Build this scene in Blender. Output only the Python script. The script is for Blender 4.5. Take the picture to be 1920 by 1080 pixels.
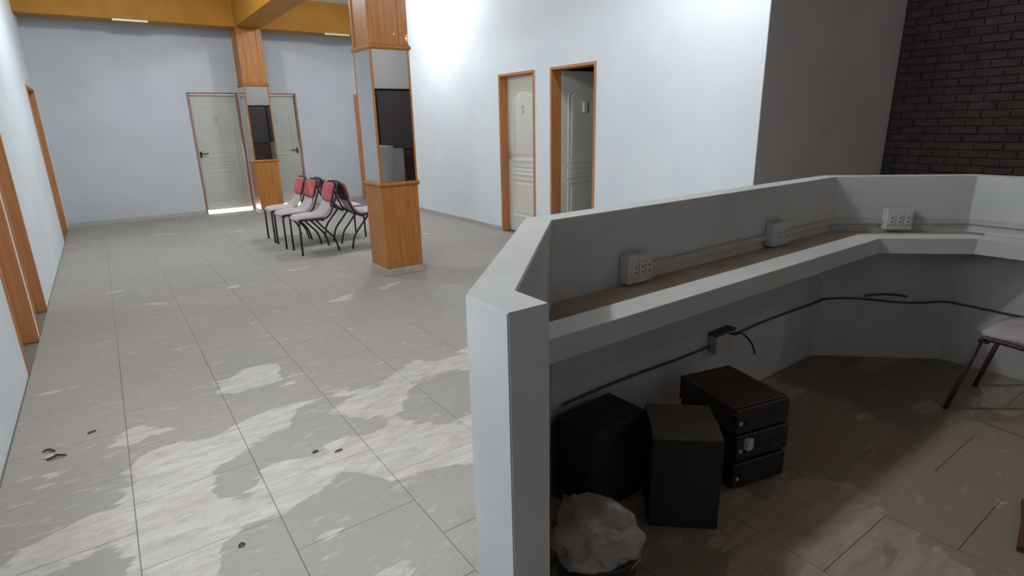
import bpy, bmesh, math, random
from mathutils import Vector, Matrix
from math import sin, cos, pi, radians

C = bpy.context.scene
for o in list(bpy.data.objects): bpy.data.objects.remove(o)
COL = C.collection
random.seed(7)

# ------------------------------------------------------------------ camera
cam_data = bpy.data.cameras.new('camera'); cam = bpy.data.objects.new('camera', cam_data); COL.objects.link(cam)
yaw, pitch, roll = radians(35.138), radians(16.401), radians(-1.281)
fwd = Vector((sin(yaw)*cos(pitch), cos(yaw)*cos(pitch), -sin(pitch)))
rt0 = Vector((cos(yaw), -sin(yaw), 0)); up0 = rt0.cross(fwd)
rt = cos(roll)*rt0 + sin(roll)*up0; up = -sin(roll)*rt0 + cos(roll)*up0
m = Matrix((rt, up, -fwd)).transposed().to_4x4(); m.translation = Vector((0, 0, 1.5))
cam.matrix_world = m
cam_data.sensor_fit = 'HORIZONTAL'; cam_data.sensor_width = 36; cam_data.lens = 1057.5/1920*36
cam_data.clip_start = .05; cam_data.clip_end = 100
C.camera = cam

# ------------------------------------------------------------------ world, exposure, lights
w = bpy.data.worlds.new('world'); C.world = w; w.use_nodes = True
w.node_tree.nodes['Background'].inputs[0].default_value = (.55, .65, .8, 1)
w.node_tree.nodes['Background'].inputs[1].default_value = .3
C.view_settings.view_transform = 'Standard'; C.view_settings.look = 'None'
C.view_settings.gamma = 1; C.view_settings.use_curve_mapping = False
C.view_settings.exposure = 0.0

COOL = (.86, .945, 1.0)
LAMPS = [  # hanging bulbs: x, y, z, watts, colour
    (3.65, 8.15, 3.50, 130, COOL),
    (0.75, 8.35, 3.50, 134, COOL),
    (.10, 2.80, 3.40, 192, COOL),
    (3.70, 3.0, 3.42, 98, COOL),
    (5.9, -1.4, 3.30, 38, (1.0, .87, .80)),
]
BACKLIGHT = 22.0      # daylight behind the two far doors
WINDOW_FILL_W = 36        # fill light in an added, unseen left-wall window

def lamp_light(name, x, y, z, watts, col, parent, radius=.075):
    l = bpy.data.lights.new(name, 'POINT'); l.energy = watts; l.color = col; l.shadow_soft_size = radius
    o = bpy.data.objects.new(name, l); COL.objects.link(o); o.location = (x, y, z)
    if parent: o.parent = parent
    return o

# ------------------------------------------------------------------ materials
def mat(name, col, rough=.6, col2=None, scale=8, bump=0, bscale=60, metal=0, spec=.5, stretch=(1, 1, 1), detail=4, ramp=(.35, .65), coat=0):
    M = bpy.data.materials.new(name); M.use_nodes = True; nt = M.node_tree; n = nt.nodes; L = nt.links
    b = n['Principled BSDF']; b.inputs['Roughness'].default_value = rough; b.inputs['Metallic'].default_value = metal
    b.inputs['Specular IOR Level'].default_value = spec; b.inputs['Coat Weight'].default_value = coat
    b.inputs['Base Color'].default_value = (*col, 1)
    g = n.new('ShaderNodeNewGeometry'); mp = n.new('ShaderNodeMapping'); mp.inputs['Scale'].default_value = stretch
    L.new(g.outputs['Position'], mp.inputs['Vector'])
    if col2:
        t = n.new('ShaderNodeTexNoise'); t.inputs['Scale'].default_value = scale; t.inputs['Detail'].default_value = detail
        L.new(mp.outputs[0], t.inputs['Vector'])
        r = n.new('ShaderNodeValToRGB'); r.color_ramp.elements[0].color = (*col, 1); r.color_ramp.elements[1].color = (*col2, 1)
        r.color_ramp.elements[0].position = ramp[0]; r.color_ramp.elements[1].position = ramp[1]
        L.new(t.outputs[0], r.inputs[0]); L.new(r.outputs[0], b.inputs['Base Color'])
    if bump:
        t2 = n.new('ShaderNodeTexNoise'); t2.inputs['Scale'].default_value = bscale; t2.inputs['Detail'].default_value = 5
        L.new(mp.outputs[0], t2.inputs['Vector'])
        bp = n.new('ShaderNodeBump'); bp.inputs['Strength'].default_value = bump; bp.inputs['Distance'].default_value = .01
        L.new(t2.outputs[0], bp.inputs['Height']); L.new(bp.outputs[0], b.inputs['Normal'])
    return M

def emit(name, col, s):
    M = bpy.data.materials.new(name); M.use_nodes = True; b = M.node_tree.nodes['Principled BSDF']
    b.inputs['Base Color'].default_value = (*col, 1); b.inputs['Emission Color'].default_value = (*col, 1); b.inputs['Emission Strength'].default_value = s
    return M

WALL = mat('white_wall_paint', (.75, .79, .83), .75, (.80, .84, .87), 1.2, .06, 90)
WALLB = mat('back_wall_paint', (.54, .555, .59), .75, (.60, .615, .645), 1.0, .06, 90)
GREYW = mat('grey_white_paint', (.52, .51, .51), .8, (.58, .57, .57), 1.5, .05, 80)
CEIL = mat('ceiling_paint', (.72, .72, .70), .85, (.76, .76, .74), 1)
CEILB = mat('bounce_dimming_brown_ceiling', (.14, .085, .05), .7, (.19, .12, .07), 3, stretch=(1, 8, 1))
COUNTER = mat('counter_paint', (.47, .465, .445), .6, (.53, .525, .51), 3, .08, 40)
SHELF = mat('dusty_worktop', (.40, .32, .25), .7, (.50, .42, .35), 7, .05, 60)
WOOD = mat('varnished_orange_wood', (.34, .125, .028), .38, (.45, .175, .042), 5, .03, 30, stretch=(6, 6, .5), spec=.35, coat=.08)
JAMB = mat('orange_door_frame_wood', (.44, .175, .065), .45, (.54, .23, .09), 6, .03, 40, stretch=(6, 6, .5))
JAMBD = mat('brown_door_frame_wood', (.27, .13, .09), .5, (.34, .17, .12), 6, .03, 40, stretch=(6, 6, .5))
BEAM = mat('mustard_beam_laminate', (.36, .15, .014), .6, (.42, .185, .02), 3, .02, 30, spec=.25)
LEAF = mat('cream_door_paint', (.66, .645, .58), .45, (.71, .695, .63), 2, .02, 60)
LEAFG = mat('grey_cream_door_paint', (.50, .495, .44), .5, (.55, .545, .49), 2, .02, 60)
MIRROR = mat('mirror_glass', (.86, .88, .88), .015, metal=1)
CHROME = mat('dull_chrome', (.55, .54, .52), .3, metal=1)
BLACKM = mat('black_tube_steel', (.018, .015, .017), .4)
SEATM = mat('dusty_pinkish_upholstery', (.46, .38, .385), .9, (.55, .47, .47), 9, .1, 200)
REDM = mat('red_upholstery', (.42, .075, .085), .85, (.52, .14, .14), 6, .1, 200)
REDBACK = mat('dark_red_back_shell', (.06, .018, .02), .6, (.09, .025, .03), 6)
GREYSEAT = mat('dusty_mauve_upholstery', (.34, .29, .30), .9, (.42, .37, .38), 9, .1, 200)
FRAMERED = mat('dark_maroon_steel', (.05, .018, .016), .5)
PLINTH = mat('dusty_tile_plinth', (.48, .43, .38), .7, (.36, .31, .27), 14, .1, 60)
BLACKC = mat('black_carton', (.012, .011, .012), .75, (.018, .017, .018), 6)
DUSTBOX = mat('dusty_box_top', (.10, .085, .065), .85, (.14, .12, .095), 9)
CASEM = mat('dusty_brown_black_case', (.045, .03, .024), .7, (.08, .055, .042), 7)
CASEF = mat('black_case_front', (.012, .011, .011), .45)
BAG = mat('crumpled_whitish_plastic', (.24, .20, .18), .5, (.31, .275, .25), 9, .2, 25)
PLAST = mat('white_socket_plastic', (.47, .45, .43), .5, (.52, .50, .48), 8)
CONDU = mat('grey_conduit_plastic', (.42, .39, .36), .5, (.47, .44, .41), 8)
CABLE = mat('black_cable_rubber', (.012, .01, .01), .5)
CABLEB = mat('dusty_brown_cable', (.07, .05, .045), .7)
BIN = mat('black_bin_plastic', (.013, .014, .016), .4)
DEB = mat('dark_leaf_litter', (.035, .03, .028), .8, (.06, .05, .045), 30)
PALE = mat('pale_scrap', (.55, .53, .50), .8)
REDWOOD = mat('reddish_broken_board', (.075, .022, .010), .8, (.11, .035, .015), 20, .2, 60)
TEAL = mat('faded_teal_plastic', (.12, .26, .23), .5)
BRONZE = mat('dark_bronze_handle', (.05, .04, .035), .35, metal=.7)
SIGN = mat('faint_grey_plaque', (.45, .445, .39), .5)
SIGNW = mat('white_sign_plastic', (.75, .75, .72), .5)
SHUT = mat('dark_grey_glass', (.13, .115, .125), .5)
WAINS = mat('dark_brown_panel', (.13, .07, .055), .6, (.16, .09, .07), 5)
DARKFLOOR = mat('grout', (.20, .185, .165), .95)
BULB = emit('lit_bulb', (.85, .94, 1.0), 25)
TUBE = mat('white_batten_plastic', (.85, .84, .80), .4)
DOORBACK = mat('bright_back_room_plaster', (.85, .87, .9), .9)

BLOBS = [(-1, -.14, 3.62, .42), (-1, -.45, 3.45, .38), (-1, .15, 3.45, .32), (-1, .24, 2.46, .22), (-1, .20, 2.02, .22), (-1, .62, 2.12, .26), (-1, .15, 4.05, .4),
         (-1, 1.26, 4.06, .5), (-1, .84, 1.52, .3), (-1, 1.83, 3.6, .6), (-1, .66, 2.92, .16), (1, .04, 2.74, .3), (1, .28, 2.82, .26), (1, .52, 2.95, .26), (1, .0, 2.38, .3), (1, -.36, 2.46, .3),
         (1, .44, 2.42, .22), (1, .94, 2.2, .36), (1, .66, 1.72, .26), (1, .46, 1.86, .22), (1, .58, 3.6, .22), (1, 1.0, 2.82, .3), (1, -.08, 2.1, .3), (1, .8, 3.2, .3),
         (-1, 2.3, .45, .5), (-1, 2.9, .55, .6), (1, 2.2, .78, .25), (1, 1.77, .72, .3), (-1, 3.3, 1.1, .8), (-1, 2.6, 1.2, .7)]
def tile_material():
    M = bpy.data.materials.new('dusty_floor_tile'); M.use_nodes = True; nt = M.node_tree; n = nt.nodes; L = nt.links
    b = n['Principled BSDF']; b.inputs['Specular IOR Level'].default_value = .3
    g = n.new('ShaderNodeNewGeometry')
    sep = n.new('ShaderNodeSeparateXYZ'); L.new(g.outputs['Position'], sep.inputs[0])
    def noise(scale, detail, rot=0, st=(1, 1, 1), dist=0, loc=(0, 0, 0), rough=.5):
        mp = n.new('ShaderNodeMapping'); mp.inputs['Scale'].default_value = st; mp.inputs['Rotation'].default_value = (0, 0, rot); mp.inputs['Location'].default_value = loc
        L.new(g.outputs['Position'], mp.inputs['Vector'])
        t = n.new('ShaderNodeTexNoise'); t.inputs['Scale'].default_value = scale; t.inputs['Detail'].default_value = detail
        t.inputs['Distortion'].default_value = dist; t.inputs['Roughness'].default_value = rough
        L.new(mp.outputs[0], t.inputs['Vector']); return t.outputs[0]
    def ramp(v, a, c, ca=(0, 0, 0, 1), cb=(1, 1, 1, 1)):
        r = n.new('ShaderNodeValToRGB'); r.color_ramp.elements[0].position = a; r.color_ramp.elements[1].position = c
        r.color_ramp.elements[0].color = ca; r.color_ramp.elements[1].color = cb; L.new(v, r.inputs[0]); return r.outputs[0]
    def math_(op, a, c):
        k = n.new('ShaderNodeMath'); k.operation = op
        for i, v in enumerate((a, c)):
            if isinstance(v, (int, float)): k.inputs[i].default_value = v
            else: L.new(v, k.inputs[i])
        return k.outputs[0]
    def mix(f, a, c):
        k = n.new('ShaderNodeMix'); k.data_type = 'RGBA'
        if isinstance(f, float): k.inputs[0].default_value = f
        else: L.new(f, k.inputs[0])
        for i, v in ((6, a), (7, c)):
            if isinstance(v, tuple): k.inputs[i].default_value = v
            else: L.new(v, k.inputs[i])
        return k.outputs[2]
    ang = radians(-22)
    # wear: the tread path near the reception counter has less dust (y below about 5 m)
    big = noise(1.55, 3.5, ang, (1, 1.5, 1), .25, rough=.45)
    tint = noise(2.6, 4, ang, (1, 1.8, 1), .4, (3, 1, 0))
    streak = noise(4.5, 9, ang, (1, 4.2, 1), .9, (1, 5, 0), .62)
    near = n.new('ShaderNodeMapRange'); near.inputs['From Min'].default_value = 2.0; near.inputs['From Max'].default_value = 5.2
    near.inputs['To Min'].default_value = .02; near.inputs['To Max'].default_value = -.17; L.new(sep.outputs['Y'], near.inputs['Value'])
    v = math_('ADD', big, near.outputs[0])
    v = math_('ADD', v, math_('MULTIPLY', math_('SUBTRACT', streak, .5), .17))
    # trodden-clean and dust-covered stretches where the photograph shows them
    for kind, bx, by, sg in BLOBS:
        cv = n.new('ShaderNodeVectorMath'); cv.operation = 'DISTANCE'; L.new(g.outputs['Position'], cv.inputs[0]); cv.inputs[1].default_value = (bx, by, 0)
        mrr = n.new('ShaderNodeMapRange'); mrr.interpolation_type = 'SMOOTHSTEP'; mrr.inputs['From Min'].default_value = 0; mrr.inputs['From Max'].default_value = sg
        mrr.inputs['To Min'].default_value = .15*kind; mrr.inputs['To Max'].default_value = 0; L.new(cv.outputs['Value'], mrr.inputs['Value'])
        v = math_('ADD', v, mrr.outputs[0])
    mask = ramp(v, .512, .53)
    small = ramp(noise(7, 6, ang, (1, 2.6, 1), .8, (7, 2, 0)), .60, .68)
    far = n.new('ShaderNodeMapRange'); far.inputs['From Min'].default_value = 3.5; far.inputs['From Max'].default_value = 8; far.inputs['To Min'].default_value = .55; far.inputs['To Max'].default_value = .05
    L.new(sep.outputs['Y'], far.inputs['Value'])
    small = math_('MULTIPLY', small, far.outputs[0])
    fleck = ramp(noise(14, 7, ang, (1, 3.4, 1), 1.2, (2, 8, 0), .7), .565, .66)
    ff = n.new('ShaderNodeMapRange'); ff.inputs['From Min'].default_value = 4.5; ff.inputs['From Max'].default_value = 9; ff.inputs['To Min'].default_value = .42; ff.inputs['To Max'].default_value = .06
    L.new(sep.outputs['Y'], ff.inputs['Value'])
    m2 = math_('MAXIMUM', math_('MAXIMUM', mask, small), math_('MULTIPLY', fleck, ff.outputs[0]))
    cleaned = mix(ramp(tint, .38, .62), (.47, .445, .41, 1), (.52, .44, .395, 1))
    cleaned = mix(ramp(streak, .40, .62), cleaned, (.60, .565, .515, 1))
    rock = noise(9, 9, ang, (1, 2.2, 1), .6, (4, 4, 0), .68)
    cleaned = mix(ramp(rock, .34, .50, (.75, .75, .75, 1), (0, 0, 0, 1)), cleaned, (.40, .36, .325, 1))
    dust = mix(ramp(noise(1.1, 3, 0, (1, 1, 1), 0, (9, 0, 0)), .35, .65), (.355, .328, .295, 1), (.39, .355, .322, 1))
    col = mix(m2, dust, cleaned)
    grain = noise(120, 2); col = mix(ramp(grain, .3, .7, (0, 0, 0, 1), (.16, .16, .16, 1)), col, (.2, .19, .18, 1))
    # shade inside the counter painted into the floor colour, darker and warmer
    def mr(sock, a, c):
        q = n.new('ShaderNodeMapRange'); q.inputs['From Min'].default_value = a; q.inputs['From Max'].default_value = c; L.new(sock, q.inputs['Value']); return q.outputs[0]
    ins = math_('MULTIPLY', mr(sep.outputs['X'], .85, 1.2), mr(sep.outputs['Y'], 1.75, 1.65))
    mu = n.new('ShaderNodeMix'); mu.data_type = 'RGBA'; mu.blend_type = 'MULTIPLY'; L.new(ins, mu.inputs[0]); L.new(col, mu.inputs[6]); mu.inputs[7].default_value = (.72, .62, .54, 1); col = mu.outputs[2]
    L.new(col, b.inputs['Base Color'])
    rr = n.new('ShaderNodeMapRange'); rr.inputs['To Min'].default_value = .85; rr.inputs['To Max'].default_value = .5
    L.new(m2, rr.inputs['Value']); L.new(rr.outputs[0], b.inputs['Roughness'])
    bp = n.new('ShaderNodeBump'); bp.inputs['Strength'].default_value = .35; bp.inputs['Distance'].default_value = .006
    L.new(math_('ADD', math_('MULTIPLY', streak, .7), math_('MULTIPLY', m2, -.25)), bp.inputs['Height']); L.new(bp.outputs[0], b.inputs['Normal'])
    return M
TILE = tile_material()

def brick_material():
    M = mat('dark_brown_brick', (.020, .013, .011), .8, (.044, .031, .025), 5, .5, 35, stretch=(1, 1, 3), detail=8)
    return M
BRICK = brick_material()
BRICK2 = mat('dark_reddish_brick', (.028, .014, .012), .8, (.046, .024, .020), 5, .5, 35, stretch=(1, 1, 3), detail=8)

MORTAR = mat('dark_mortar', (.019, .015, .013), .95, (.026, .020, .017), 12)

# ------------------------------------------------------------------ helpers
def link(name, me, M, parent=None, smooth=False):
    o = bpy.data.objects.new(name, me); COL.objects.link(o)
    if M and not me.materials: me.materials.append(M)
    if parent: o.parent = parent
    if smooth:
        for p in me.polygons: p.use_smooth = True
    return o
def obj(name, bm, M, parent=None, smooth=False):
    me = bpy.data.meshes.new(name); bm.normal_update(); bm.to_mesh(me); bm.free()
    return link(name, me, M, parent, smooth)
def tag(o, label=None, cat=None, group=None, kind=None):
    for k, v in (('label', label), ('category', cat), ('group', group), ('kind', kind)):
        if v: o[k] = v
    return o
def empty(name, loc, rz=0, **k):
    o = bpy.data.objects.new(name, None); COL.objects.link(o); o.location = loc; o.rotation_euler = (0, 0, rz); o.empty_display_size = .1
    return tag(o, **k)
def box(bm, x0, x1, y0, y1, z0, z1, bev=0, M=None):
    vs = [bm.verts.new((x, y, z)) for x in (x0, x1) for y in (y0, y1) for z in (z0, z1)]
    fs = [bm.faces.new([vs[i] for i in f]) for f in ((0, 1, 3, 2), (4, 6, 7, 5), (0, 4, 5, 1), (2, 3, 7, 6), (0, 2, 6, 4), (1, 5, 7, 3))]
    if M is not None:
        for v in vs: v.co = M @ v.co
    if bev:
        es = list({e for f in fs for e in f.edges})
        bmesh.ops.bevel(bm, geom=es, offset=bev, segments=1, affect='EDGES', profile=.5)
    return vs
def nb(): return bmesh.new()
def boxobj(name, x0, x1, y0, y1, z0, z1, M, parent=None, bev=0, Mx=None):
    bm = nb(); box(bm, x0, x1, y0, y1, z0, z1, bev, Mx); return obj(name, bm, M, parent)
def prism(bm, pts, z0, z1, bev=0):
    a = [bm.verts.new((x, y, z0)) for x, y in pts]; b = [bm.verts.new((x, y, z1)) for x, y in pts]
    n = len(pts); fs = [bm.faces.new(list(reversed(a))), bm.faces.new(b)]
    for i in range(n): fs.append(bm.faces.new((a[i], a[(i+1) % n], b[(i+1) % n], b[i])))
    bmesh.ops.recalc_face_normals(bm, faces=fs)
    if bev: bmesh.ops.bevel(bm, geom=list({e for f in fs for e in f.edges}), offset=bev, segments=1, affect='EDGES')
def rounded(pts, r, k=4):
    P = [Vector(p) for p in pts]; out = [P[0]]
    for i in range(1, len(P)-1):
        a, b, c = P[i-1], P[i], P[i+1]; rr = min(r, (a-b).length*.45, (c-b).length*.45)
        p0 = b+(a-b).normalized()*rr; p1 = b+(c-b).normalized()*rr
        for j in range(k+1):
            t = j/k; out.append((1-t)**2*p0+2*t*(1-t)*b+t*t*p1)
    out.append(P[-1]); return out
def tube(bm, pts, r, n=8):
    P = [Vector(p) for p in pts]; rings = []; nrm = None
    for i, p in enumerate(P):
        t = (P[min(i+1, len(P)-1)]-P[max(i-1, 0)]).normalized()
        if nrm is None: nrm = t.orthogonal().normalized()
        nrm = (nrm-t*nrm.dot(t)).normalized(); bn = t.cross(nrm)
        rings.append([bm.verts.new(p+(nrm*cos(2*pi*j/n)+bn*sin(2*pi*j/n))*r) for j in range(n)])
    for a, b in zip(rings, rings[1:]):
        for j in range(n): bm.faces.new((a[j], a[(j+1) % n], b[(j+1) % n], b[j]))
    bm.faces.new(list(reversed(rings[0]))); bm.faces.new(rings[-1])
def lathe(bm, prof, n=20, M=Matrix()):
    rings = [[bm.verts.new(M @ Vector((r*cos(2*pi*j/n), r*sin(2*pi*j/n), z))) for j in range(n)] for r, z in prof]
    for a, b in zip(rings, rings[1:]):
        for j in range(n): bm.faces.new((a[j], a[(j+1) % n], b[(j+1) % n], b[j]))
    bm.faces.new(list(reversed(rings[0]))); bm.faces.new(rings[-1])
def struct(o): o['kind'] = 'structure'; return o

XL, XR, YB, ZC = -.63, 4.53, 11.62, 3.62
XBR, YG, YF = 6.97, 2.80, -3.0     # brick wall, recess wall, wall behind the camera
DH = 2.11

# ------------------------------------------------------------------ floor with tiles
bm = nb(); box(bm, XL-.15, XBR+.12, YF-.12, YB+.6, -.12, -.004)
floor = struct(obj('floor', bm, DARKFLOOR))
T, G = .4775, .0013
def tile_mesh(wd, dp):
    bm = nb(); b = .0015
    a = [bm.verts.new(p) for p in ((0, 0, -.004), (wd, 0, -.004), (wd, dp, -.004), (0, dp, -.004))]
    c = [bm.verts.new(p) for p in ((0, 0, -b), (wd, 0, -b), (wd, dp, -b), (0, dp, -b))]
    d = [bm.verts.new(p) for p in ((b, b, 0), (wd-b, b, 0), (wd-b, dp-b, 0), (b, dp-b, 0))]
    for r0, r1 in ((a, c), (c, d)):
        for i in range(4): bm.faces.new((r0[i], r0[(i+1) % 4], r1[(i+1) % 4], r1[i]))
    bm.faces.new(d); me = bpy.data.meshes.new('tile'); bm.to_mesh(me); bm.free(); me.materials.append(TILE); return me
tiles = []
i0 = -2
for i in range(-2, 17):
    x0 = -.147+T*i-T; x1 = x0+T
    off = 1.64+(.244 if (i % 2 == 0) else 0)
    for j in range(-11, 22):
        y0 = off+T*j; y1 = y0+T
        cx, cy = (x0+x1)/2, (y0+y1)/2
        xmax = XR if cy > YG else XBR
        ymax = YB if (x0 < XR-.01) else YG
        a, b = max(x0, XL), min(x1, xmax); c, d = max(y0, YF), min(y1, ymax)
        if b-a < .02 or d-c < .02: continue
        tiles.append((a, b, c, d))
def vis(t):
    a, b, c, d = t; p = Vector(((a+b)/2, (c+d)/2, -1.5)); z = p.dot(fwd)
    if z < .3: return False
    u, v = p.dot(rt)/z*1057, -p.dot(up)/z*1057
    return abs(u) < 1180 and v < 760
vt = sorted([t for t in tiles if vis(t)], key=lambda t: math.hypot((t[0]+t[1])/2, (t[2]+t[3])/2))[:240]
vs_ = set(vt); cache = {}
for (a, b, c, d) in vt:
    g = (G, .0008) if d < 4.6 else (.0006, .0003)
    key = (round(b-a, 4), round(d-c, 4), g)
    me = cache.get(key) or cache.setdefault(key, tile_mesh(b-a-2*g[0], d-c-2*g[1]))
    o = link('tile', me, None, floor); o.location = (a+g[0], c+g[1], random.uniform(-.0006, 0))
bm = nb(); G = .0004
for (a, b, c, d) in tiles:
    if (a, b, c, d) in vs_: continue
    v = [bm.verts.new((x, y, -.0003)) for x, y in ((a+G, c+G), (b-G, c+G), (b-G, d-G), (a+G, d-G))]; bm.faces.new(v)
    u = [bm.verts.new((x, y, -.004)) for x, y in ((a+G, c+G), (b-G, c+G), (b-G, d-G), (a+G, d-G))]
    for k in range(4): bm.faces.new((u[k], u[(k+1) % 4], v[(k+1) % 4], v[k]))
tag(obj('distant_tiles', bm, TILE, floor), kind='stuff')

# ------------------------------------------------------------------ walls with door openings
def wall_open(name, M, axis, u0, u1, v0, v1, z1, holes, wins=()):
    """axis 'x': wall runs along x (u) with thickness v in y; axis 'y': runs along y with thickness in x"""
    bm = nb(); cuts = []
    def b(a0, a1, z0_, z1_):
        if axis == 'x': box(bm, a0, a1, v0, v1, z0_, z1_)
        else: box(bm, v0, v1, a0, a1, z0_, z1_)
    p = u0
    for h in sorted(list(holes)+list(wins)):
        h0, h1 = h[:2]
        b(p, h0, 0, z1)
        if len(h) == 4: b(h0, h1, 0, h[2]); b(h0, h1, h[3], z1)
        else: b(h0, h1, h[2], z1)
        p = h1
    b(p, u1, 0, z1)
    bmesh.ops.remove_doubles(bm, verts=bm.verts, dist=1e-5)
    bmesh.ops.dissolve_limit(bm, angle_limit=.01, verts=bm.verts, edges=bm.edges)
    return struct(obj(name, bm, M))
D1 = (1.40, 2.22); D2 = (2.42, 3.24)
L1 = (4.53, 5.31); L2 = (5.46, 6.22); L3 = (10.05, 11.22)
R5 = (5.855, 6.64); R6 = (4.76, 5.545); R7 = (10.72, 11.53)
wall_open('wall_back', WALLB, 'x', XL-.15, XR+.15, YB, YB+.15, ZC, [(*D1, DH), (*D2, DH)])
wall_open('wall_left', WALL, 'y', YF-.12, YB, XL-.15, XL, ZC, [(*L1, DH), (*L2, DH), (*L3, DH)], [(1.5, 2.6, .9, 2.2)])
wall_open('wall_right', WALL, 'y', YG+.0, YB, XR, XR+.15, ZC, [(*R5, DH), (*R6, DH), (*R7, DH)])
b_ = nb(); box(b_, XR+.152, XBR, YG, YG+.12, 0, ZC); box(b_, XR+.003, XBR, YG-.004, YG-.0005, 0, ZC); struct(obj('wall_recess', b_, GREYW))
# brick clad wall, facing the hall
struct_b = struct(boxobj('wall_brick', XBR, XBR+.12, YF-.12, 6.4, 0, ZC, MORTAR))
bh, bw, j = .066, .215, .009
bricks = []; row = 0; z = .76
proto_b = []
for q in range(5):
    b_ = nb(); vs = box(b_, -.012, 0, 0, bw, 0, bh, .002)
    for v in b_.verts:
        if v.co.x < -.006: v.co.x += random.uniform(-.005, .004); v.co.z += random.uniform(-.0015, .0015)
    me = bpy.data.meshes.new('brick'); b_.to_mesh(me); b_.free(); me.materials.append(BRICK2 if q in (1,) else BRICK); proto_b.append(me)
nbk = 0; restbm = nb()
z = .02; row = 0
while z+bh < ZC:
    y = YG-.02-bw-(row % 2)*(bw+j)/2
    if row % 2:
        box(restbm, XBR-.011, XBR, YG-.005-(bw+j)/2+j, YG-.005, z, z+bh)
    while y > YF+.02:
        if y > .7 and .86 < z < 2.95 and nbk < 290:
            o = link('brick', proto_b[(0, 2, 3, 4)[random.randrange(4)] if (z > 1.9 or random.random() < .5) else 1], None, struct_b); o.location = (XBR, y, z); nbk += 1
        else: box(restbm, XBR-.011, XBR, y, y+bw, z, z+bh)
        y -= bw+j
    z += bh+j; row += 1
tag(obj('outer_bricks', restbm, BRICK, struct_b), kind='stuff')
# wall behind the camera (seen in the column mirrors)
wf = wall_open('wall_front', WALL, 'x', XL-.15, XBR+.12, YF-.12, YF, ZC, [(3.4, 6.9, 2.35)])
wn = empty('window_1', (3.4, YF, 0)); struct(wn)
boxobj('lower_panel', .0, 3.5, -.10, -.06, 0, .88, WAINS, wn)
for k in range(3):
    boxobj('pane', .04+k*1.155, 1.15+k*1.155, -.085, -.075, .90, 2.31, SHUT, wn)
b_ = nb()
box(b_, 0, 3.5, -.10, -.05, .88, .91); box(b_, 0, 3.5, -.10, -.05, 2.31, 2.35)
for k in range(4): box(b_, max(0, k*1.155-.005), min(3.5, k*1.155+.04), -.10, -.05, .91, 2.31)
obj('window_frame', b_, CASEF, wn)
struct(boxobj('ceiling', XL-.15, XBR+.12, 5.33, YB+.15, ZC, ZC+.12, CEIL))
struct(boxobj('ceiling_entrance', XL-.15, XBR+.12, YF-.12, 5.33, ZC, ZC+.12, CEILB))  # out of view; dark brown chosen to dim and warm the bounce light
w2 = empty('added_window', (XL-.15, 1.5, .9)); struct(w2)  # unseen window, added to let bluish fill light onto the counter post
b_ = nb()
for a in ((0, .05, 0, .04, 0, 1.3), (0, .05, 1.06, 1.1, 0, 1.3), (0, .05, .53, .57, 0, 1.3), (0, .05, .04, 1.06, 0, .04), (0, .05, .04, 1.06, 1.26, 1.3)): box(b_, *a)
obj('window_frame', b_, CONDU, w2)
l = bpy.data.lights.new('window_fill_light', 'AREA'); l.shape = 'RECTANGLE'; l.size = 1.0; l.size_y = 1.2; l.energy = WINDOW_FILL_W; l.color = (.80, .90, 1.0)  # added fill light for the left face of the counter post
o = bpy.data.objects.new('window_fill_light', l); COL.objects.link(o); o.location = (XL-.22, 2.05, 1.55); o.rotation_euler = (0, -pi/2, 0)
# dark rooms behind the doors
for nm, a in (('wall_room_far', (XR+.15, XBR, 6.30, 6.40, 0, ZC)), ):
    struct(boxobj(nm, *a, GREYW))
struct(boxobj('floor_room', XR, XBR, YG+.12, 6.3, -.12, -.001, PLINTH))
# lit back rooms behind wall_back (daylight leaking under the doors)
b_ = nb(); box(b_, D1[0]-.1, D2[1]+.1, YB+.60, YB+.64, 0, 2.4); box(b_, D1[0]-.14, D1[0]-.1, YB+.15, YB+.64, 0, 2.4); box(b_, D2[1]+.1, D2[1]+.14, YB+.15, YB+.64, 0, 2.4); box(b_, D1[0]-.14, D2[1]+.14, YB+.15, YB+.64, 2.4, 2.44)
struct(obj('wall_corridor', b_, DOORBACK))
struct(boxobj('floor_corridor', XL, XR, YB, YB+.64, -.004, -.0005, DOORBACK))
for d in (D1, D2):
    l = bpy.data.lights.new('daylight', 'AREA'); l.shape = 'RECTANGLE'; l.size = .8; l.size_y = .3; l.energy = BACKLIGHT*10; l.color = (.95, .98, 1)
    o = bpy.data.objects.new('daylight', l); COL.objects.link(o); o.location = ((d[0]+d[1])/2, YB+.42, 1.2)
# baseboards (thin dusty strip along the back and right walls)
BASE = mat('dusty_baseboard', (.42, .39, .35), .7, (.48, .45, .41), 5)
b_ = nb(); box(b_, XL, D1[0], YB-.012, YB, 0, .07); box(b_, D1[1], D2[0], YB-.012, YB, 0, .07); box(b_, D2[1], XR, YB-.012, YB, 0, .07)
struct(obj('baseboard_back', b_, BASE))
b_ = nb(); box(b_, XR-.01, XR, R5[1], R7[0], 0, .06); box(b_, XR-.01, XR, R6[1], R5[0], 0, .06); box(b_, XR-.01, XR, YG, R6[0], 0, .06)
struct(obj('baseboard_right', b_, BASE))

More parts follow.
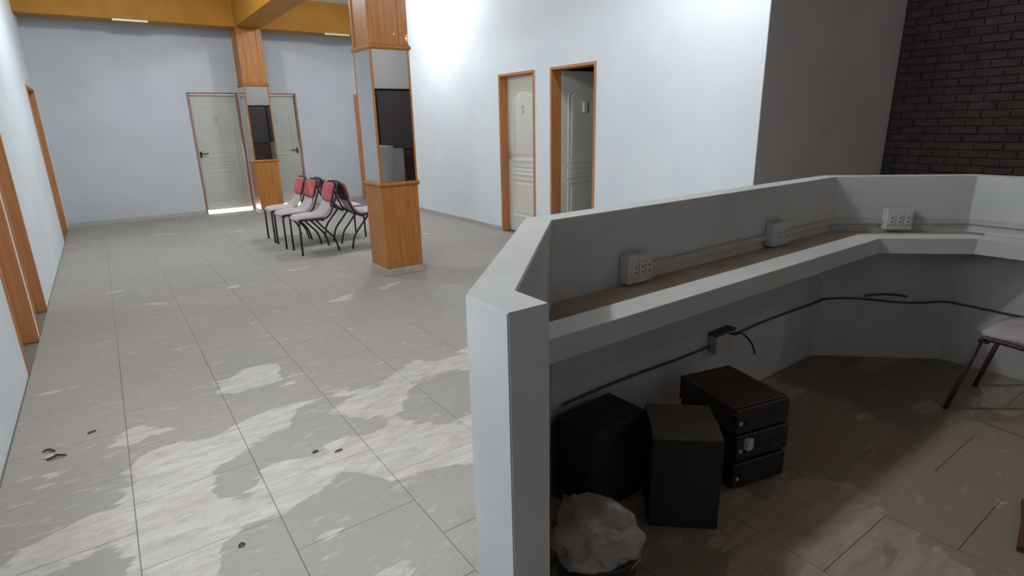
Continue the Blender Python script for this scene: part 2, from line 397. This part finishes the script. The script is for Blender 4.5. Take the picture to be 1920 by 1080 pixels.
# ------------------------------------------------------------------ doors
def arch_pts(x0, x1, z0, z1, rise, n=9):
    p = [(x0, z0), (x1, z0)]
    for k in range(n+1):
        t = k/n; x = x1+(x0-x1)*t
        p.append((x, z1-rise+rise*sin(pi*t)**.75))
    return p
def raised(bm, pts, y, h, inset):
    """bordered raised panel on a leaf's room face (leaf face at y, room towards -y)"""
    cx = sum(p[0] for p in pts)/len(pts); cz = sum(p[1] for p in pts)/len(pts)
    sx = max(p[0] for p in pts)-min(p[0] for p in pts); sz = max(p[1] for p in pts)-min(p[1] for p in pts)
    def ring(d, yy):
        return [bm.verts.new((cx+(p[0]-cx)*(1-2*d/sx), yy, cz+(p[1]-cz)*(1-2*d/sz))) for p in pts]
    rs = [ring(0, y), ring(.004, y-h), ring(inset*.6, y-h), ring(inset, y-h*.15), ring(inset+.02, y-h*.15), ring(inset+.04, y-h*.7)]
    n = len(pts)
    for a, b in zip(rs, rs[1:]):
        for k in range(n): bm.faces.new((a[k], a[(k+1) % n], b[(k+1) % n], b[k]))
    bm.faces.new(rs[-1])
def door(num,  loc, rz, wd, depth, jm, lm, lab=None, gap=.01, handle='left', ang=0, hinge=None, sign=None, leafed=True, hd=DH):
    r = empty('door_%d' % num, loc, rz); struct(r)
    t = .03; fp = .010
    bm = nb(); box(bm, 0, t, -fp, depth, 0, hd, .002); obj('jamb', bm, jm, r)
    bm = nb(); box(bm, wd-t, wd, -fp, depth, 0, hd, .002); obj('jamb', bm, jm, r)
    bm = nb(); box(bm, t, wd-t, -fp, depth, hd-t, hd, .002); obj('head_jamb', bm, jm, r)
    lw = wd-2*t-.006
    # leaf built at origin x 0..lw, room face at y=0, thickness .035
    bm = nb(); box(bm, 0, lw, 0, .035, gap, hd-t-.004, .0015)
    h = .011 if lm == LEAF else .006
    raised(bm, arch_pts(.10, lw-.10, .98, 1.90, .10), 0, h, .03)
    raised(bm, [(.10, .80), (lw-.10, .80), (lw-.10, .93), (.10, .93)], 0, h, .025)
    raised(bm, [(.10, .22), (lw-.10, .22), (lw-.10, .75), (.10, .75)], 0, h, .03)
    bmesh.ops.recalc_face_normals(bm, faces=bm.faces)
    leaf = obj('leaf', bm, lm, r)
    a = radians(ang)
    if hinge == 'far':
        leaf.matrix_local = Matrix.Translation((t+.003, depth-.005, 0)) @ Matrix.Rotation(a, 4, 'Z') @ Matrix.Translation((0, .0, 0))
    elif hinge == 'near':   # hinge at x = wd - t, swings away from the room
        hx = wd-t-.003; M = Matrix.Translation((hx, depth-.04, 0)) @ Matrix.Rotation(-a, 4, 'Z') @ Matrix.Translation((-lw, 0, 0))
        leaf.matrix_local = M
    else:
        leaf.location = (t+.003, depth-.037, 0)
    hx = .045 if handle == 'left' else lw-.045
    s = 1 if handle == 'left' else -1
    bm = nb(); box(bm, hx-.016, hx+.016, -.006, 0, 1.00, 1.11, .002)
    hp = obj('handle_plate', bm, CHROME if lm == LEAF else BRONZE, leaf)
    bm = nb(); tube(bm, rounded([(hx, -.008, 1.07), (hx, -.05, 1.07), (hx+s*.12, -.05, 1.07)], .015), .009); obj('handle', bm, CHROME if lm == LEAF else BRONZE, leaf, True)
    if sign == 'faint':
        bm = nb(); box(bm, lw/2-.035, lw/2+.035, -.003-h*.7, -h*.7+.0, 1.66, 1.70, .001); obj('number_plaque', bm, SIGN, leaf)
        bm = nb(); box(bm, lw/2-.02, lw/2+.03, -.003-h*.7, -h*.7+.0, 1.60, 1.64, .001); obj('number_plaque', bm, SIGN, leaf)
    if sign == 'white':
        bm = nb(); box(bm, lw/2-.03, lw/2+.03, -.035, 0, 1.60, 1.72, .004); obj('sign_box', bm, SIGNW, leaf)
    return r
PIH = pi/2
door(1, (D1[0], YB, 0), 0, D1[1]-D1[0], .11, JAMBD, LEAFG, gap=.055, handle='left', sign='faint')
door(2, (D2[0], YB, 0), 0, D2[1]-D2[0], .11, JAMBD, LEAFG, gap=.055, handle='right', sign='faint')
door(3, (XL, L1[0], 0), PIH, L1[1]-L1[0], .15, JAMB, LEAF)
door(4, (XL, L2[0], 0), PIH, L2[1]-L2[0], .15, JAMB, LEAF)
door(5, (XL, L3[0], 0), PIH, L3[1]-L3[0], .15, JAMB, LEAF)
door(6, (XR, R5[1], 0), -PIH, R5[1]-R5[0], .15, JAMB, LEAF, handle='left', sign='faint')
door(7, (XR, R6[1], 0), -PIH, R6[1]-R6[0], .15, JAMB, LEAF, handle='right', ang=88, hinge='far', sign='white')
door(8, (XR, R7[1], 0), -PIH, R7[1]-R7[0], .15, JAMB, LEAF)

struct(boxobj('trim_1', 4.375, 4.50, YB-.03, YB, 0, 2.10, JAMB, None, .003))
# ------------------------------------------------------------------ beams
bt = struct(boxobj('beam_cross', XL, XR, 10.93, 11.33, 3.11, ZC, BEAM))
bl = struct(boxobj('beam_long', 2.2, 2.6, 5.33, 10.93, 3.11, ZC, BEAM))
for xa, lab in ((.52, 'slim white light batten under the cross beam, left of the rear column'), (3.70, 'slim white light batten under the cross beam, right of the rear column')):
    t = empty('light_batten', (xa+.22, 10.945, 3.11), 0, label=lab, cat='light', group='light battens under the cross beam')
    boxobj('batten_body', -.22, .22, -.02, .0, -.026, -.0, TUBE, t, .004)
    for s in (-1, 1): boxobj('end_cap', s*.22-.008, s*.22+.008, -.022, .002, -.028, -.0, TUBE, t, .003)

# ------------------------------------------------------------------ columns
def column(y0, label):
    x0, x1 = 2.2, 2.6; y1 = y0+.42; cx, cy = (x0+x1)/2, (y0+y1)/2; hx, hy = .2, .21
    r = empty('column', (cx, cy, 0), 0, label=label, cat='column', group='mirrored wooden columns')
    boxobj('plinth', -hx-.012, hx+.012, -hy-.012, hy+.012, 0, .07, PLINTH, r, .004)
    bm = nb(); box(bm, -hx, hx, -hy, hy, .07, .915, .004); obj('lower_casing', bm, WOOD, r)
    for z in (.905, 2.18):
        bm = nb(); box(bm, -hx-.022, hx+.022, -hy-.022, hy+.022, z, z+.045, .016); obj('moulding', bm, WOOD, r)
    bm = nb(); box(bm, -hx+.018, hx-.018, -hy+.018, hy-.018, .95, 2.18); obj('core', bm, WOOD, r)
    tk = .014
    # mirrors on the four faces, thin wooden edge strips at the corners
    for nx, ny, a, b in ((0, -1, hx, hy), (0, 1, hx, hy), (-1, 0, hy, hx), (1, 0, hy, hx)):
        M = Matrix.Rotation(math.atan2(ny, nx)+pi/2, 4, 'Z')
        boxobj('mirror', -a+.02, a-.02, -b+.002, -b+.018, .952, 2.178, MIRROR, r, 0, M)
    for sx in (-1, 1):
        for sy in (-1, 1):
            boxobj('corner_strip', sx*hx-(.018 if sx > 0 else 0), sx*hx+(.018 if sx < 0 else 0), sy*hy-(.018 if sy > 0 else 0), sy*hy+(.018 if sy < 0 else 0), .95, 2.18, WOOD, r)
    top = 3.11
    bm = nb(); box(bm, -hx+.012, hx-.012, -hy+.012, hy-.012, 2.225, top-.001); obj('upper_core', bm, WOOD, r)
    for sx in (-1, 1):
        for sy in (-1, 1):
            boxobj('upper_board', sx*hx-(.09 if sx > 0 else 0), sx*hx+(.09 if sx < 0 else 0), sy*hy-(.05 if sy > 0 else 0), sy*hy+(.05 if sy < 0 else 0), 2.225, top-.001, WOOD, r, .003)
    return r
c1 = column(5.33, 'orange wooden column with mirror band nearest the counter')
bm = nb(); lathe(bm, [(.004, 0), (.008, .003), (.008, .006)], 10, Matrix.Translation((.06, -.198, 2.32)) @ Matrix.Rotation(pi/2, 4, 'X')); obj('screw_cap', bm, SIGNW, c1)
column(10.93-.0, 'orange wooden column with mirror band in front of the back wall') if False else None
def rear_column():
    r = column(10.93, 'orange wooden column with mirror band beside the far doors, behind the red chairs')
    return r
rear_column()

# ------------------------------------------------------------------ reception counter (octagonal, white painted masonry)
HR, TH = 1.145, .105
# inner line of the parapet, plan
IN = [(.691, .849), (.691, .966), (1.33, 1.622), (3.54, 1.655), (4.10, 1.133), (4.125, .15)]
def offset(poly, d):
    out = []
    for i, p in enumerate(poly):
        p = Vector(p); ns = []
        for a, b in ((i-1, i), (i, i+1)):
            if a < 0 or b >= len(poly): continue
            t = (Vector(poly[b])-Vector(poly[a])).normalized(); ns.append(Vector((-t.y, t.x)))
        if len(ns) == 1: out.append(p+ns[0]*d)
        else:
            n = (ns[0]+ns[1]).normalized(); out.append(p+n*(d/n.dot(ns[0])))
    return [(v.x, v.y) for v in out]
OUT = offset(IN, TH)
def strip(bm, A, B, z0, z1, bev=0):
    """closed band between two polylines, as one solid"""
    va = [[bm.verts.new((*p, z)) for p in A] for z in (z0, z1)]; vb = [[bm.verts.new((*p, z)) for p in B] for z in (z0, z1)]
    n = len(A); fs = []
    for i in range(n-1):
        fs += [bm.faces.new((va[1][i], va[1][i+1], vb[1][i+1], vb[1][i])), bm.faces.new((va[0][i+1], va[0][i], vb[0][i], vb[0][i+1])),
               bm.faces.new((va[0][i], va[0][i+1], va[1][i+1], va[1][i])), bm.faces.new((vb[0][i+1], vb[0][i], vb[1][i], vb[1][i+1]))]
    fs += [bm.faces.new((va[0][0], va[1][0], vb[1][0], vb[0][0])), bm.faces.new((va[0][-1], vb[0][-1], vb[1][-1], va[1][-1]))]
    bmesh.ops.recalc_face_normals(bm, faces=fs)
    if bev:
        es = [e for e in {e for f in fs for e in f.edges} if len(e.link_faces) == 2 and e.calc_face_angle(0) > .3]
        bmesh.ops.bevel(bm, geom=es, offset=bev, segments=2, affect='EDGES')
cnt = empty('reception_counter', (1.33, 1.65, 0), 0, label='white painted octagonal reception counter with inner worktop shelf', cat='counter')
def cobj(name, bm, M):
    bmesh.ops.translate(bm, verts=bm.verts, vec=(-1.33, -1.65, 0)); return obj(name, bm, M, cnt)
bm = nb(); strip(bm, IN, OUT, 0, HR, .003); cobj('parapet_wall', bm, COUNTER)
ZW = .842
WI = IN[2:]
lipO = [(1.122, 1.4135)]+offset(WI, -.205)[1:]; lipI = [(.994, 1.282)]+offset(WI, -.335)[1:]
ww = offset(WI, -.001)
bm = nb(); strip(bm, ww, lipO, ZW-.045, ZW-.022); cobj('worktop', bm, SHELF)
bm = nb(); strip(bm, lipO, lipI, ZW-.085, ZW, .002); cobj('front_rail', bm, COUNTER)
# conduits and socket boxes on the parapet's inside face
def along(seg, d, off, z):
    a, b = Vector(IN[seg]), Vector(IN[seg+1]); t = (b-a).normalized(); n = Vector((t.y, -t.x)); p = a+t*d+n*off
    return (p.x, p.y, z), math.atan2(t.y, t.x)
def trunk(name, segs, z0, z1, th, M, label, cat):
    bm = nb()
    A = [along(segs[0][0], segs[0][1], .001, 0)[0][:2]]+[offset(IN, -.001)[s[0]+1] for s in segs[:-1]]+[along(segs[-1][0], segs[-1][2], .001, 0)[0][:2]]
    B = [along(segs[0][0], segs[0][1], th, 0)[0][:2]]+[offset(IN, -th)[s[0]+1] for s in segs[:-1]]+[along(segs[-1][0], segs[-1][2], th, 0)[0][:2]]
    strip(bm, A, B, z0, z1, .002)
    return tag(obj(name, bm, M), label, cat)
trunk('conduit', [(2, .50, 0), (3, 0, 0), (4, 0, .9)], .868, .896, .022, CONDU, 'thin grey cable trunking linking the socket boxes above the worktop', 'conduit')
def socket(seg, d, label, z=.832, wd=.15, ht=.125):
    p, a = along(seg, d, .022, z)
    r = empty('socket_box', p, a, label=label, cat='socket', group='socket boxes on the counter')
    bm = nb(); box(bm, -wd/2, wd/2, -.038, .021, 0, ht, .006); obj('box_body', bm, PLAST, r)
    for k in (-1, 0, 1):
        bm = nb(); box(bm, k*.043-.018, k*.043+.018, -.043, -.037, .03, ht-.03, .002); f = obj('socket_module', bm, PLAST, r)
        for q in (-1, 1):
            bm = nb(); lathe(bm, [(.004, 0), (.004, .002)], 8, Matrix.Translation((k*.043, -.0432, ht/2+q*.012)) @ Matrix.Rotation(pi/2, 4, 'X')); obj('socket_hole', bm, CASEF, f)
socket(2, .445, 'socket box on the counter wall nearest the cut end')
socket(2, 1.56, 'socket box on the long counter wall, halfway to the corner')
socket(3, .36, 'light socket box just past the corner of the counter wall', .838)
# flat white trunking lying on the worktop at the right
p, a = along(4, .12, .10, ZW-.021)
bm = nb(); box(bm, 0, .75, -.045, .045, 0, .03, .006)
o = obj('flat_trunking', bm, PLAST); o.location = p; o.rotation_euler = (0, 0, a); tag(o, 'flat white cable trunking lying on the worktop at the far right', 'trunking')
# lower cable line with junction box
bm = nb()
pts = [along(2, d, .012, .365+.008*sin(d*5)+.02*d/2.2)[0] for d in [.05+.12*k for k in range(19)]]
pts += [(*offset(IN, -.012)[3], .385)]+[along(3, d, .012, .385+.012*sin(d*9))[0] for d in (.1, .2, .3, .4, .5, .6, .7)]+[(*offset(IN, -.012)[4], .38)]+[along(4, d, .012, .38-.01*d)[0] for d in (.2, .4, .6, .9)]
tube(bm, pts, .006, 6)
tag(obj('wall_cable', bm, CABLEB, None, True), 'thin dark cable running low along the inside of the counter', 'cable')
p, a = along(2, 1.13, .02, .33)
r = empty('junction_box', p, a, label='low junction box with a loose black cable hanging from it', cat='junction box')
bm = nb(); box(bm, -.075, .075, -.03, .019, 0, .10, .006); obj('box_body', bm, CONDU, r)
bm = nb(); box(bm, -.085, .085, -.035, .019, .10, .115, .003); obj('box_lid', bm, CASEM, r)
bm = nb(); tube(bm, rounded([(.03, -.03, .09), (.08, -.07, .10), (.12, -.11, .04), (.12, -.13, -.015)], .05, 6), .005, 6); obj('hanging_cable', bm, CABLE, r, True)
bm = nb(); pts = [along(3, d, .011, .425-.012*((d-.38)/.12)**2)[0] for d in [.26+.03*k for k in range(9)]]; tube(bm, pts, .007, 6)
tag(obj('cable_clip', bm, CABLEB, None, True), 'short dark strip stuck to the far inside counter wall above the cable', 'strip')

# ------------------------------------------------------------------ chairs
def seat_mesh(L, W, T_, rear_rise, front_drop, mat_, name, parent, z0, xoff):
    bm = nb(); nx, ny = 14, 12; top = []; bot = []
    for i in range(nx+1):
        u = -1+2*i/nx; rt_, rb_ = [], []
        for jx in range(ny+1):
            v = -1+2*jx/ny
            # squircle mapping for rounded corners
            k = 1-.16*(abs(u)**4)*(abs(v)**4)
            x, y = u*L/2*k, v*W/2*k
            edge = max(abs(u), abs(v)); th = T_*(1-.75*edge**8)
            zc = z0+rear_rise*max(0, (-u-.35)/.65)**1.6-front_drop*max(0, u)**3
            rt_.append(bm.verts.new((x+xoff, y, zc+th*.55+.006*(1-v*v)*(1-u*u)))); rb_.append(bm.verts.new((x+xoff, y, zc-th*.45)))
        top.append(rt_); bot.append(rb_)
    for i in range(nx):
        for jx in range(ny):
            bm.faces.new((top[i][jx], top[i+1][jx], top[i+1][jx+1], top[i][jx+1]))
            bm.faces.new((bot[i][jx], bot[i][jx+1], bot[i+1][jx+1], bot[i+1][jx]))
    def wall(a, b, c, d): bm.faces.new((a, b, c, d))
    for i in range(nx):
        wall(top[i+1][0], top[i][0], bot[i][0], bot[i+1][0]); wall(top[i][ny], top[i+1][ny], bot[i+1][ny], bot[i][ny])
    for jx in range(ny):
        wall(top[0][jx], top[0][jx+1], bot[0][jx+1], bot[0][jx]); wall(top[nx][jx+1], top[nx][jx], bot[nx][jx], bot[nx][jx+1])
    bmesh.ops.recalc_face_normals(bm, faces=bm.faces)
    return obj(name, bm, mat_, parent, True)
def back_mesh(W, Hh, T_, M, mat_, name, parent, bow=.025):
    bm = nb(); nu, nv = 12, 8; A = []; B = []
    for i in range(nu+1):
        u = -1+2*i/nu; ra, rb = [], []
        for jx in range(nv+1):
            v = -1+2*jx/nv; k = 1-.14*(abs(u)**4)*(abs(v)**4)
            y, z = u*W/2*k, v*Hh/2*k*(1-.04*abs(u)**2)
            th = T_*(1-.7*max(abs(u), abs(v))**8); bx = bow*u*u
            ra.append(bm.verts.new(M @ Vector((bx+th/2, y, z)))); rb.append(bm.verts.new(M @ Vector((bx-th/2, y, z))))
        A.append(ra); B.append(rb)
    for i in range(nu):
        for jx in range(nv):
            bm.faces.new((A[i][jx], A[i+1][jx], A[i+1][jx+1], A[i][jx+1])); bm.faces.new((B[i][jx], B[i][jx+1], B[i+1][jx+1], B[i+1][jx]))
    for i in range(nu):
        bm.faces.new((A[i+1][0], A[i][0], B[i][0], B[i+1][0])); bm.faces.new((A[i][nv], A[i+1][nv], B[i+1][nv], B[i][nv]))
    for jx in range(nv):
        bm.faces.new((A[0][jx], A[0][jx+1], B[0][jx+1], B[0][jx])); bm.faces.new((A[nu][jx+1], A[nu][jx], B[nu][jx], B[nu][jx+1]))
    bmesh.ops.recalc_face_normals(bm, faces=bm.faces)
    return obj(name, bm, mat_, parent, True)
def make_chair(label, loc, rz, seatm, backm, shellm, framem, group=None, splay=0, W=.40, fs=0):
    """faces local +x; origin on the floor between the legs"""
    r = empty('visitor_chair', loc, rz, label=label, cat='chair', group=group)
    hw = W/2; R = .0125
    for s in (-1, 1):
        bm = nb(); tube(bm, [(.225+fs, s*(hw+splay), 0), (.225, s*hw, .405)], R); obj('leg', bm, framem, r, True)
    for s in (-1, 1):
        bm = nb(); tube(bm, rounded([(.02, s*(hw-.006), .405), (-.19, s*(hw-.004+splay*.7), .16), (-.225, s*(hw+splay), 0)], .06), R); obj('leg', bm, framem, r, True)
    bm = nb()
    side = lambda s: [(.225, s*hw, .405), (.215, s*hw, .428), (.05, s*hw, .418), (-.09, s*hw, .415), (-.165, s*hw, .47), (-.245, s*hw, .66), (-.28, s*hw, .80)]
    a = side(-1)+[(-.287, -hw*.78, .832), (-.290, 0, .842), (-.287, hw*.78, .832)]+list(reversed(side(1)))
    tube(bm, rounded(a, .045, 4), R); obj('frame', bm, framem, r, True)
    for x, z in ((.20, .408), (-.06, .40)):
        bm = nb(); tube(bm, [(x, -hw, z), (x, hw, z)], R*.9); obj('crossbar', bm, framem, r, True)
    seat_mesh(.47, W-.008, .050, .16, .018, seatm, 'seat', r, .443, .015)
    M = Matrix.Translation((-.240, 0, .715)) @ Matrix.Rotation(radians(-15), 4, 'Y')
    back_mesh(W-.028, .235, .042, M, backm, 'backrest', r)
    M2 = Matrix.Translation((-.262, 0, .712)) @ Matrix.Rotation(radians(-15), 4, 'Y')
    back_mesh(W-.036, .225, .016, M2, shellm, 'back_shell', r)
    return r
def copy_tree(o, parent=None):
    c = o.copy(); COL.objects.link(c); c.parent = parent
    for ch in list(o.children): copy_tree(ch, c)
    return c
G_ = 'red chairs grouped back to back behind the column'
proto = make_chair('red-backed chair facing left, front one of the left-facing row', (2.005, 7.10, 0), pi, SEATM, REDM, REDBACK, BLACKM, G_)
spots = [(1.955, 7.655, pi+.02, 'red-backed chair facing left, middle of the left-facing row'),
         (1.945, 8.155, pi-.01, 'red-backed chair facing left, farthest of the left-facing row'),
         (2.625, 7.10, .0, 'red chair facing right, half hidden by the near wooden column'),
         (2.61, 7.76, -.02, 'red chair facing right, behind the one half hidden by the column')]
for x, y, a, lab in spots:
    c = copy_tree(proto); c.location = (x, y, 0); c.rotation_euler = (0, 0, a); c['label'] = lab
make_chair('chair with dusty mauve seat and dark frame inside the counter', (3.605, .565, 0), pi/2, GREYSEAT, GREYSEAT, REDBACK, FRAMERED, None, .0, .43, .08)

# ------------------------------------------------------------------ things stored under the counter
bm = nb(); box(bm, -.135, .12, -.145, .12, 0, .375, .003); ct = empty('carton', (1.655, 1.215, 0), radians(-42), label='black carton with dusty open top flaps standing before the cases', cat='box')
obj('carton_body', bm, BLACKC, ct)
for k, (x0, x1, y0, y1, z) in enumerate(((-.133, .118, -.143, -.02, .376), (-.133, .118, -.005, .118, .379))):
    bm = nb(); box(bm, x0, x1, y0, y1, z, z+.004); o = obj('flap', bm, DUSTBOX, ct)
    if k == 0:
        for v in o.data.vertices:
            if v.co.y > -.05: v.co.z += .012
bm = nb(); box(bm, -.155, .155, -.125, .075, 0, .37, .003); c2 = empty('carton', (1.448, 1.485, 0), radians(3), label='black carton against the counter wall, left of the flapped one', cat='box')
obj('carton_body', bm, BLACKC, c2)
bm = nb(); box(bm, -.153, .153, -.123, -.028, .371, .374); obj('flap', bm, BLACKC, c2)
bm = nb(); box(bm, -.153, .153, -.022, .073, .371, .374); obj('flap', bm, BLACKC, c2)
# stack of three desktop cases
z = 0
for k, (hh, lab, dx) in enumerate(((.13, 'dark desktop case, bottom of the stack under the counter', 0), (.13, 'dark desktop case, middle of the stack under the counter', .005), (.125, 'dusty brown desktop case, top of the stack under the counter', -.012))):
    r = empty('desktop_case', (2.065+dx, 1.275, z), radians(-13), label=lab, cat='computer case', group='desktop cases stacked under the counter')
    z0 = .012; top = hh-.001
    bm = nb(); box(bm, -.14, .14, -.165, .17, z0, top, .004); obj('case_body', bm, CASEM if k == 2 else BLACKC, r)
    bm = nb(); box(bm, -.142, .142, -.185, -.165, z0, top-.002, .005); fp = obj('front_bezel', bm, CASEF, r)
    for q in range(2):
        bm = nb(); box(bm, -.10+q*.13, .0+q*.10, -.188, -.184, .045, .075, .001); obj('drive_slot', bm, BLACKC, fp)
    bm = nb(); lathe(bm, [(.009, 0), (.009, .004)], 12, Matrix.Translation((-.12, -.185, .06)) @ Matrix.Rotation(pi/2, 4, 'X')); obj('power_button', bm, CONDU, fp)
    for sx in (-1, 1):
        for sy in (-1, 1):
            bm = nb(); lathe(bm, [(.014, 0), (.012, .0125)], 10, Matrix.Translation((sx*.115, sy*.14, 0))); obj('foot', bm, BLACKC, r)
    z += hh
# white plug hanging over the front of the stack
bm = nb(); tube(bm, rounded([(1.82, 1.19, .386), (1.80, 1.12, .392), (1.842, 1.075, .40), (1.852, 1.058, .33), (1.855, 1.052, .29)], .03), .004, 6)
r = empty('power_cord', (1.84, 1.1, .39), 0, label='black cord with a pale plug hanging down the front of the case stack', cat='cord')
bmesh.ops.translate(bm, verts=bm.verts, vec=(-1.84, -1.1, -.39)); obj('cord', bm, CABLE, r, True)
bm = nb(); box(bm, -.012, .022, -.062, -.038, -.13, -.085, .004); obj('plug', bm, CONDU, r)

# crumpled bag lining a round bin
bn = empty('waste_bin', (1.0, 1.01, 0), 0, label='black waste bin lined with a crumpled whitish plastic bag at the counter end', cat='bin')
bm = nb(); lathe(bm, [(.095, 0), (.10, .005), (.125, .285), (.132, .29), (.132, .30), (.122, .30), (.118, .285), (.092, .012)], 28); obj('bin_body', bm, BIN, bn, True)
def crumple(name, rx, ry, rz_, loc, M, parent, seed, amp=.22, sub=4):
    rnd = random.Random(seed); bm = nb(); bmesh.ops.create_icosphere(bm, subdivisions=sub, radius=1)
    dirs = [(Vector((rnd.gauss(0, 1), rnd.gauss(0, 1), rnd.gauss(0, 1))).normalized(), rnd.uniform(2, 7), rnd.uniform(0, 6)) for _ in range(10)]
    for v in bm.verts:
        p = v.co.copy(); f = 0
        for d, fr, ph in dirs: f += abs(sin(p.dot(d)*fr+ph))-.6
        s = 1+amp*f/3.0
        v.co = Vector((p.x*s*rx, p.y*s*ry, p.z*s*rz_))
        if v.co.z < -rz_*.75: v.co.z = -rz_*.75
    o = obj(name, bm, M, parent); o.location = loc; return o
crumple('bag_liner', .135, .125, .085, (0, .0, .318), BAG, bn, 3, .30)
o = crumple('paper_bag', .055, .06, .15, (1.10, 1.24, .1125), BAG, None, 11, .25, 3); tag(o, 'crumpled pale bag standing between bin and black carton', 'bag')

# ------------------------------------------------------------------ floor litter
def scrap(name, x, y, L_, W_, rot, lift, M, label, cat, grp=None, seed=1):
    rnd = random.Random(seed); bm = nb(); n = 7; a = []; b = []
    for i in range(n+1):
        t = -1+2*i/n; wv = W_/2*(1-t*t)**.6+.0012; zz = .002+lift*(1-(abs(t)))*1.0+rnd.uniform(0, .002)
        a.append((t*L_/2, -wv, zz)); b.append((t*L_/2, wv, zz+lift*.5))
    for lo in (0, .0016):
        pass
    A = [bm.verts.new(p) for p in a]; B = [bm.verts.new(p) for p in b]
    A2 = [bm.verts.new((p[0], p[1], p[2]-.0015)) for p in a]; B2 = [bm.verts.new((p[0], p[1], p[2]-.0015)) for p in b]
    for i in range(n):
        bm.faces.new((A[i], A[i+1], B[i+1], B[i])); bm.faces.new((A2[i+1], A2[i], B2[i], B2[i+1]))
        bm.faces.new((A2[i], A2[i+1], A[i+1], A[i])); bm.faces.new((B[i], B[i+1], B2[i+1], B2[i]))
    o = obj(name, bm, M); o.location = (x, y, 0); o.rotation_euler = (0, 0, rot)
    return tag(o, label, cat, grp)
scrap('dry_leaf', -.465, 3.30, .06, .008, -.5, .012, DEB, 'dark curled leaf near the left wall, upper of the pair', 'leaf', None, 1)
scrap('dry_leaf', -.43, 3.205, .075, .010, .05, .014, DEB, 'dark curled leaf near the left wall, lower of the pair', 'leaf', None, 2)
scrap('paper_scrap', -.455, 3.235, .06, .02, -.2, .006, PALE, 'pale curled scrap lying between the two dark leaves', 'scrap', None, 3)
scrap('debris_crumb', -.294, 3.40, .04, .01, .3, .004, DEB, 'small dark crumb on the floor right of the two leaves', 'debris', None, 4)
scrap('debris_crumb', .168, 2.03, .026, .010, .2, .008, DEB, 'dark crumb on the floor at the bottom of the photo', 'debris', None, 5)
scrap('debris_crumb', .677, 2.44, .04, .008, .1, .004, DEB, 'dark crumb on the pale patch left of the counter post', 'debris', None, 6)
scrap('debris_crumb', .585, 2.50, .03, .01, .1, .004, DEB, 'smaller dark crumb left of the one by the counter post', 'debris', None, 7)
# broken board and teal scrap at the right edge
bm = nb(); prism(bm, [(0, 0), (.01, -.05), (.05, -.14), (.36, -.10), (.34, .07), (.20, .035)], 0, .022, .002)
o = obj('broken_board', bm, REDWOOD); o.location = (2.395, .33, .001); tag(o, 'reddish brown broken board at the bottom right edge', 'board')
bm = nb(); prism(bm, [(0, 0), (.09, -.03), (.12, .03), (.03, .05)], 0, .012, .002)
o = obj('plastic_piece', bm, TEAL); o.location = (2.29, .215, .001); tag(o, 'faded teal plastic piece beside the reddish board', 'plastic')
# white cabinet against the wall behind the camera (seen in the column mirror)
r = empty('low_cabinet', (5.9, YF+.26, 0), 0, label='low white cabinet against the dark window wall, reflected in the near column mirror', cat='cabinet')
boxobj('cabinet_body', -.2, .2, -.25, .22, 0, .93, COUNTER, r, .004)
boxobj('door', -.195, .195, .22, .238, .06, .90, COUNTER, r, .003)

# ------------------------------------------------------------------ hanging bulbs (the hall's light)
for k, (x, y, z, wt, col) in enumerate(LAMPS):
    lab = ('bare bulb hanging near the right wall, far bay', 'bare bulb hanging near the left wall, far bay', 'bare bulb hanging near the counter, left bay', 'bare bulb hanging above the counter by the right wall corner', 'warm bulb hanging behind the counter by the dark window wall')[k]
    r = empty('hanging_bulb', (x, y, ZC), 0, label=lab, cat='lamp', group='bare ceiling bulbs')
    dz = z-ZC
    bm = nb(); lathe(bm, [(.045, -.018), (.05, -.012), (.05, 0)], 16); obj('ceiling_rose', bm, SIGNW, r)
    bm = nb(); tube(bm, [(0, 0, -.01), (0, 0, dz+.09)], .004, 6); obj('cord', bm, SIGNW, r)
    bm = nb(); lathe(bm, [(.018, dz+.045), (.02, dz+.05), (.02, dz+.09), (.008, dz+.1)], 12); obj('lamp_holder', bm, SIGNW, r)
    bm = nb(); lathe(bm, [(.004, dz-.05), (.022, dz-.045), (.034, dz-.02), (.034, dz+.0), (.024, dz+.03), (.015, dz+.046)], 16); obj('bulb', bm, BULB, r, True)
    lamp_light('lamp_light', 0, 0, dz-.01, wt, col, r)
